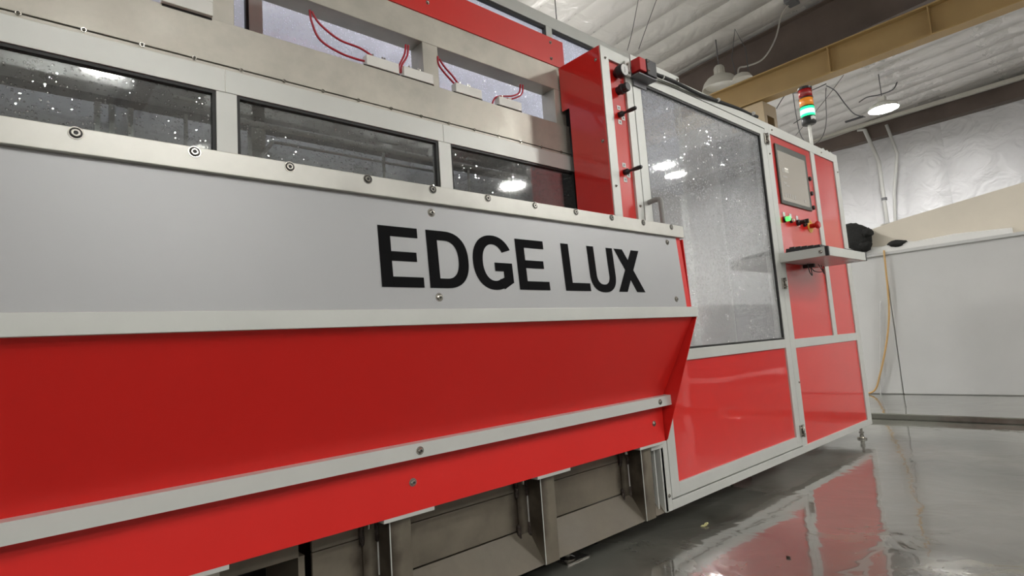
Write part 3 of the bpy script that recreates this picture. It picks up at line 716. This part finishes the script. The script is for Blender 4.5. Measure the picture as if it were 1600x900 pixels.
box('base_back', (XL, 1.86, .36, .37, .09, .6), 'gasket', mc)
def foot(x, y, top=.085):
    f = rev('levelling_foot', [(.028, 0), (.028, .008), (.012, .014), (.012, .03), (.008, .032), (.008, top)], (x, y, 0), 'bolt', mc, seg=16)
    rev('foot_nut', [(.015, .035), (.015, .048)], (x, y, 0), 'bolt', f, seg=6)
foot(1.45, .14, .1); foot(.3, .14, .1); foot(-.8, .14, .1); foot(4.12, .035); foot(2.9, .30); foot(1.95, .35)
box('foot_pad', (1.41, 1.52, .10, .19, 0, .005), 'bolt', mc)
# aluminium end frame at the base
ef = box('end_frame', (1.852, 1.872, .0, .04, .085, .335), 'alu', mc, .001)
box('end_frame_top', (1.795, 1.872, -.002, .035, .322, .339), 'alu', mc, .001)
box('end_frame_inner', (1.832, 1.838, .015, .04, .09, .322), 'alu', ef); box('end_frame_inner', (1.818, 1.823, .03, .05, .09, .322), 'alu', ef)

# ---- tall cabinet
T = .045
def al(x0, x1, z0, z1, y0=0, y1=T, name='frame_profile', bev=.0012): return box(name, (x0, x1, y0, y1, z0, z1), 'alu', mc, bev)
ZC0, ZC1 = .083, 1.903
sp_ = prism('column_side', [(.001, .9), (.001, 1.897), (.218, 1.897), (.218, 1.7065), (.177, 1.7065), (.177, .9)], 1.699, 1.7025, 'redgloss', mc)
for z in (1.846, 1.514): 
    o = bolt(1.6990, .020, z, sp_, BOLTS, (0, 0, -math.pi / 2))
cp = al(1.7028, 1.752, 1.0, 1.900, -.004)
bolt(1.728, -.004, 1.852, cp, BOLTT); bolt(1.724, -.004, 1.332, cp, BOLTT)
kp = box('pneumatic_panel', (1.752, 1.857, .010, .014, 1.0, 1.858), 'redgloss', mc)
al(1.7525, 1.8575, 1.858, 1.903)
p2 = al(1.857, 1.9005, ZC0, 1.903)
bolt(1.875, -.0, 1.271, p2, BOLTT); bolt(1.884, 0, .14, p2, BOLTS)
al(1.901, 4.236, ZC0, .119)                                   # base rail
al(1.9005, 3.128, 1.862, 1.903)                               # top rail over the door
p3 = al(3.128, 3.190, .1195, 1.903)
al(3.190, 4.160, 1.845, 1.903)
p4 = al(4.160, 4.236, .1195, 1.845); al(4.160, 4.236, 1.845, 1.903)
al(4.236, 4.262, ZC0 + .02, 1.895, .012, T)                   # rear facing profile of the corner
bolt(4.21, 0, 1.78, p4, BOLTT); bolt(3.22, 0, 1.872, p3, BOLTT); bolt(3.95, 0, 1.872, p4, BOLTT); bolt(3.175, 0, .45, p3, BOLTT)
al(3.190, 4.160, .634, .682)
dv = al(3.762, 3.824, .682, 1.845)
box('door_corner_plate', (1.90, 2.265, -.004, -.0002, 1.868, 1.921), 'alu', mc)
bolt(2.25, -.004, 1.905, p2, BOLTS)
# door: one leaf, glass above and red panel below
dr = box('door_stile', (1.9035, 1.958, -.001, .04, .125, 1.857), 'alu', mc, .0012)
box('door_stile', (3.064, 3.124, -.001, .04, .125, 1.857), 'alu', mc, .0012)
box('door_rail', (1.958, 3.064, -.001, .04, 1.816, 1.857), 'alu', mc, .001); box('door_rail', (1.958, 3.064, -.001, .04, .641, .686), 'alu', mc, .001)
box('door_rail', (1.958, 3.064, -.001, .04, .125, .176), 'alu', mc, .001)
dg = box('door_glass', (1.958, 3.064, .012, .017, .686, 1.816), 'glass_door', mc)
bm = bmesh.new(); w = .010
addbox(bm, 1.958, 3.064, .002, .012, 1.806, 1.816); addbox(bm, 3.055, 3.064, .002, .012, .696, 1.806); addbox(bm, 1.958, 1.964, .002, .012, .696, 1.806); addbox(bm, 1.958, 3.064, .002, .012, .686, .695)
fin('door_gasket', bm, 'gasket', mc)
box('door_panel', (1.958, 3.064, .008, .012, .176, .641), 'redgloss', mc)
# handle
hd = tube('door_handle', spline([(1.935, .0, 1.292), (1.935, -.030, 1.296), (1.938, -.052, 1.292), (1.938, -.056, 1.268), (1.938, -.056, 1.17), (1.938, -.050, 1.150), (1.938, 0, 1.146)], 8), .0105, 'handle', mc, 12)
# hinges
for x, z in ((3.126, 1.80), (3.128, .985), (3.130, .20)):
    h = box('hinge', (x - .022, x + .026, -.008, -.001, z - .030, z + .030), 'bolt', mc, .001)
    tube('hinge_pin', [(x + .002, -.012, z - .031), (x + .002, -.012, z + .031)], .005, 'bolt', h, 8)
    for dz in (-.017, .017): bolt(x - .012, -.008, z + dz, h, BOLTT); bolt(x + .016, -.008, z + dz, h, BOLTT)
bolt(3.155, 0, 1.13, p3, BOLTT); bolt(3.155, 0, 1.72, p3, BOLTT)
# inside partition and rear frame of the washing section
box('inner_partition', (3.060, 3.068, .05, .26, .13, 1.85), 'gasket', mc)
box('inner_partition', (1.903, 1.909, .05, .22, .13, 1.85), 'interior', mc)
box('cabinet_floor', (1.903, 3.07, .045, .49, .13, .15), 'steeldark', mc)
for x in (1.903, 3.10): box('cabinet_rear_post', (x, x + .045, .90, .945, .083, 1.90), 'alu', mc)
box('cabinet_rear_rail', (1.948, 3.10, .90, .945, .083, .13), 'alu', mc)
box('cabinet_rear_rail', (1.948, 3.10, .90, .945, .62, .68), 'alu', mc); box('rear_sheet', (1.948, 3.10, .92, .925, .13, .62), 'crate', mc)
box('wash_tank', (1.98, 3.0, .30, .48, .15, .62), 'interior', mc, .01)
# control section
cpn = box('control_panel', (3.190, 3.762, .008, .012, .682, 1.845), 'redgloss', mc)
box('right_panel', (3.824, 4.160, .008, .012, .682, 1.845), 'redgloss', mc)
box('lower_panel_red', (3.190, 4.160, .008, .012, .119, .634), 'redgloss', mc)
box('cabinet_top', (3.15, 4.25, T, .88, 1.89, 1.90), 'alu', mc); box('cabinet_side', (4.25, 4.256, T, .88, .1, 1.89), 'alu', mc)
box('cabinet_back', (3.15, 4.25, .88, .886, .1, 1.89), 'crate', mc)
# monitor
mo = box('monitor', (3.240, 3.672, -.002, .008, 1.447, 1.800), 'screenframe', mc, .002)
box('screen', (3.252, 3.638, -.0035, -.002, 1.466, 1.760), 'screen', mo)  # stops short; the dark frame strip above doubles as the recess shadow
def mark(x0, x1, z0, z1, m): box('screen_mark', (x0, x1, -.0042, -.0035, z0, z1), m, mo)
mark(3.285, 3.375, 1.635, 1.660, 'scr_dark'); mark(3.325, 3.372, 1.641, 1.667, 'scr_light'); mark(3.285, 3.35, 1.605, 1.618, 'scr_dark')
mark(3.285, 3.33, 1.568, 1.580, 'scr_dark'); mark(3.315, 3.365, 1.555, 1.565, 'scr_dark')
for i in range(5): mark(3.285 + .032 * i, 3.307 + .032 * i, 1.488, 1.515, 'scr_dark')
mark(3.56, 3.58, 1.488, 1.503, 'scr_dark'); mark(3.275, 3.30, 1.70, 1.704, 'scr_dark')
for z in (1.660, 1.566, 1.476): rev('latch_knob', [(.014, 0), (.014, -.008), (.010, -.012)], (3.712, .008, z), 'plastic', cpn, ax='y', seg=14)
# push buttons
def button(x, z, m, r=.013, L=.028, ring='plastic'):
    b = rev('button_collar', [(r + .004, 0), (r + .004, -.010), (r, -.012)], (x, .008, z), ring, cpn, ax='y', seg=16)
    return rev('push_button', [(r, -.010), (r, -L), (r * .8, -L - .003)], (x, .008, z), m, b, ax='y', seg=16)
def tagplate(x, z): box('button_tag', (x - .014, x + .014, .0045, .008, z + .018, z + .042), 'label', cpn)
button(3.262, 1.356, 'green', .014, .03); tagplate(3.262, 1.356)
button(3.348, 1.356, 'btnlens', .009, .02); tagplate(3.348, 1.356)
sb = rev('selector_switch', [(.018, 0), (.018, -.014), (.013, -.018), (.013, -.045), (.010, -.048)], (3.440, .008, 1.353), 'plastic', cpn, ax='y', seg=16); tagplate(3.440, 1.353)
box('selector_lever', (3.436, 3.444, -.056, -.036, 1.340, 1.366), 'plastic', sb)
rev('key_switch', [(.014, 0), (.014, -.012), (.008, -.014), (.008, -.02)], (3.535, .008, 1.352), 'plastic', cpn, ax='y', seg=14)
es = rev('emergency_stop_ring', [(.040, 0), (.040, -.003), (.028, -.004), (.026, -.002)], (3.625, .008, 1.350), 'yellow', cpn, ax='y', seg=24)
rev('emergency_stop', [(.014, -.002), (.014, -.030), (.022, -.038), (.024, -.048), (.018, -.056)], (3.625, .008, 1.350), 'estop', es, ax='y', seg=20)
# keyboard shelf
kb = box('keyboard_shelf', (3.128, 3.705, -.235, .0, 1.100, 1.112), 'interior', mc)
box('shelf_edge', (3.118, 3.133, -.232, .0, 1.100, 1.148), 'alu', kb, .001); box('shelf_edge', (3.133, 3.700, -.247, -.232, 1.100, 1.148), 'alu', kb, .001)
box('shelf_edge', (3.69, 3.705, -.232, 0, 1.100, 1.148), 'alu', kb, .001)
box('corner_cap', (3.117, 3.134, -.2485, -.231, 1.099, 1.1495), 'plastic', kb, .002); box('corner_cap', (3.689, 3.706, -.2485, -.231, 1.099, 1.1495), 'plastic', kb, .002)
box('shelf_board', (3.133, 3.69, -.232, 0, 1.140, 1.147), 'bench', kb)
o = bolt(3.118, -.210, 1.124, kb, BOLT, (0, 0, -math.pi / 2))
box('shelf_bracket', (3.42, 3.44, -.06, 0, 1.080, 1.100), 'plastic', kb)
for pts in ([(3.42, -.04, 1.098), (3.44, -.05, 1.06), (3.52, -.06, 1.055), (3.60, -.05, 1.08), (3.62, -.04, 1.098)], [(3.36, -.05, 1.098), (3.35, -.06, 1.05), (3.38, -.06, 1.03), (3.40, -.05, 1.075)], [(3.46, -.07, 1.098), (3.50, -.08, 1.045), (3.53, -.07, 1.05), (3.53, -.06, 1.098)]):
    tube('shelf_cable', spline(pts, 8), .0025, 'plastic', kb, 6)
# gauge, regulator and valve levers
gz = 1.812
gg = rev('pressure_gauge', [(.016, .010), (.022, .0), (.026, -.010), (.026, -.034), (.024, -.036)], (1.806, 0, gz), 'plastic', kp, ax='y', seg=24)
rev('gauge_face', [(.0225, -.0355), (.0225, -.037)], (1.806, 0, gz), 'label', gg, ax='y', seg=24)
box('gauge_needle', (1.8052, 1.8066, -.0378, -.037, gz - .012, gz + .012), 'plastic', gg)
rg = rev('regulator_knob', [(.017, .010), (.017, -.004), (.021, -.006), (.021, -.018), (.0165, -.020), (.0165, -.040), (.015, -.042)], (1.812, 0, 1.742), 'plastic', kp, ax='y', seg=20)
bm = bmesh.new()
for a in range(12): addtube(bm, [(1.812 + .0165 * math.cos(a * .5236), -.021, 1.742 + .0165 * math.sin(a * .5236)), (1.812 + .0165 * math.cos(a * .5236), -.040, 1.742 + .0165 * math.sin(a * .5236))], .0018, 5)
fin('knob_ribs', bm, 'plastic', rg)
for z in (1.640, 1.402):
    vb = rev('valve_lever', [(.012, .010), (.012, -.008), (.007, -.010), (.005, -.02), (.005, -.028), (.0075, -.034), (.0085, -.055), (.0075, -.070), (.004, -.074)], (1.806, 0, z), 'plastic', kp, ax='y', seg=14, smooth=True)
    for dx, dz in ((0, .030), (0, -.030), (.024, -.008)):
        lbp = box('valve_label', (1.806 + dx - .011, 1.806 + dx + .011, .0085, .010, z + dz - .009, z + dz + .009), 'label', kp)
        box('label_mark', (1.806 + dx - .004, 1.806 + dx + .004, .0080, .0085, z + dz - .004, z + dz + .004), 'bench', lbp)
# door safety switch
sw = box('safety_switch', (1.938, 2.005, -.056, -.006, 1.822, 1.890), 'plastic', mc, .002)
bm = bmesh.new(); addbox(bm, 1.892, 1.938, -.052, -.008, 1.832, 1.888, .003)
fin('red_head', bm, 'estop', sw)
box('switch_bracket', (1.885, 2.01, -.050, 0, 1.814, 1.820), 'bench', sw); box('bracket_plate', (1.902, 1.99, -.008, -.003, 1.785, 1.822), 'bench', sw)
box('actuator_plate', (1.845, 1.880, -.014, -.0015, 1.812, 1.872), 'alu', mc, .001)
for x, z in ((1.856, 1.858), (1.866, 1.825)): bolt(x, -.014, z, bpy.data.objects['actuator_plate'], BOLTT)
bolt(1.946, -.056, 1.878, sw, BOLTT); bolt(1.946, -.056, 1.840, sw, BOLTT)
for x in (4.05, 4.12, 4.18): rev('top_bolt', [(.011, 0), (.011, .012), (.006, .014), (.006, .022)], (x, .02, 1.903), 'alu', mc, seg=10)
sc = tube('switch_cable', spline([(1.995, -.028, 1.862), (2.06, -.028, 1.862), (2.20, -.022, 1.872), (2.42, -.012, 1.876), (2.62, -.004, 1.893), (2.85, .0, 1.908), (3.0, .004, 1.911), (3.06, .004, 1.915), (3.068, .03, 1.912)], 10), .0085, 'rubber', mc, 10)
for x, z in ((2.09, 1.864), (2.60, 1.893), (2.98, 1.911)):
    rev('cable_tie', [(.0105, 0), (.0105, .005)], (x, -.012 if x > 2.3 else -.027, z), 'white', sc, ax='x', seg=10)
# signal tower on the cabinet top
TX, TY = 4.098, .100
st = tube('signal_tower_pole', [(TX, TY, 1.90), (TX, TY, 2.14)], .010, 'white', mc, 12)
R0 = .046; z = 2.132
rev('tower_base', [(.030, z - .004), (R0 - .004, z), (R0, z + .006), (R0, z + .052)], (TX, TY, 0), 'plastic', st, seg=28, smooth=True)
box('tower_label', (TX - .040, TX - .0, TY - .0475, TY - .030, z + .018, z + .040), 'label', st)
z += .052
for m, h in (('towergreen', .075), ('toweramber', .062), ('towerred', .064)):
    rev('tower_lens', [(R0 - .002, z), (R0 - .002, z + h - .007)], (TX, TY, 0), m, st, seg=28, smooth=True)
    rev('tower_ring', [(R0, z + h - .007), (R0, z + h)], (TX, TY, 0), 'plastic', st, seg=28, smooth=True)
    if m == 'towergreen': rev('tower_glow', [(R0 - .0012, z + .018), (R0 - .0008, z + .022), (R0 - .0008, z + .046), (R0 - .0012, z + .05)], (TX, TY, 0), 'towercore', st, seg=28)
    z += h
rev('tower_cap', [(R0, z), (R0, z + .008), (R0 - .008, z + .014)], (TX, TY, 0), 'plastic', st, seg=28)

# ---- keyboard and mouse
ky = thing('keyboard', 'black keyboard lying on the aluminium shelf below the monitor', 'keyboard', (3.36, -.13, 1.147))
prism('keyboard_body', [(-.205, 1.1472), (-.205, 1.157), (-.03, 1.172), (-.025, 1.1472)], 3.145, 3.575, 'plastic', ky)
bm = bmesh.new()
for r in range(5):
    y0 = -.198 + r * .032; zz = 1.158 + r * .0028
    for c_ in range(16): addbox(bm, 3.152 + c_ * .026, 3.152 + c_ * .026 + .021, y0, y0 + .026, zz - .003, zz + .009)
o = fin('keys', bm, 'plastic', ky); o['kind'] = 'stuff'
mp = Z(1332, 389, 1.16)
ms = thing('mouse', 'dark rounded computer mouse on the outer end of the shelf', 'mouse', (3.60, -.17, 1.147))
bm = bmesh.new(); bmesh.ops.create_uvsphere(bm, u_segments=20, v_segments=12, radius=1)
bmesh.ops.delete(bm, geom=[v for v in bm.verts if v.co.z < -.01], context='VERTS')
bmesh.ops.holes_fill(bm, edges=[e for e in bm.edges if e.is_boundary])
for v in bm.verts: v.co = Vector((v.co.x * .055 + 3.605, v.co.y * .033 - .185, v.co.z * .028 + 1.1473))
fin('mouse_body', bm, 'plastic', ms, smooth=True)
rev('scroll_wheel', [(.006, -.003), (.006, .003)], (3.575, -.185, 1.171), 'bench', ms, ax='y', seg=10)
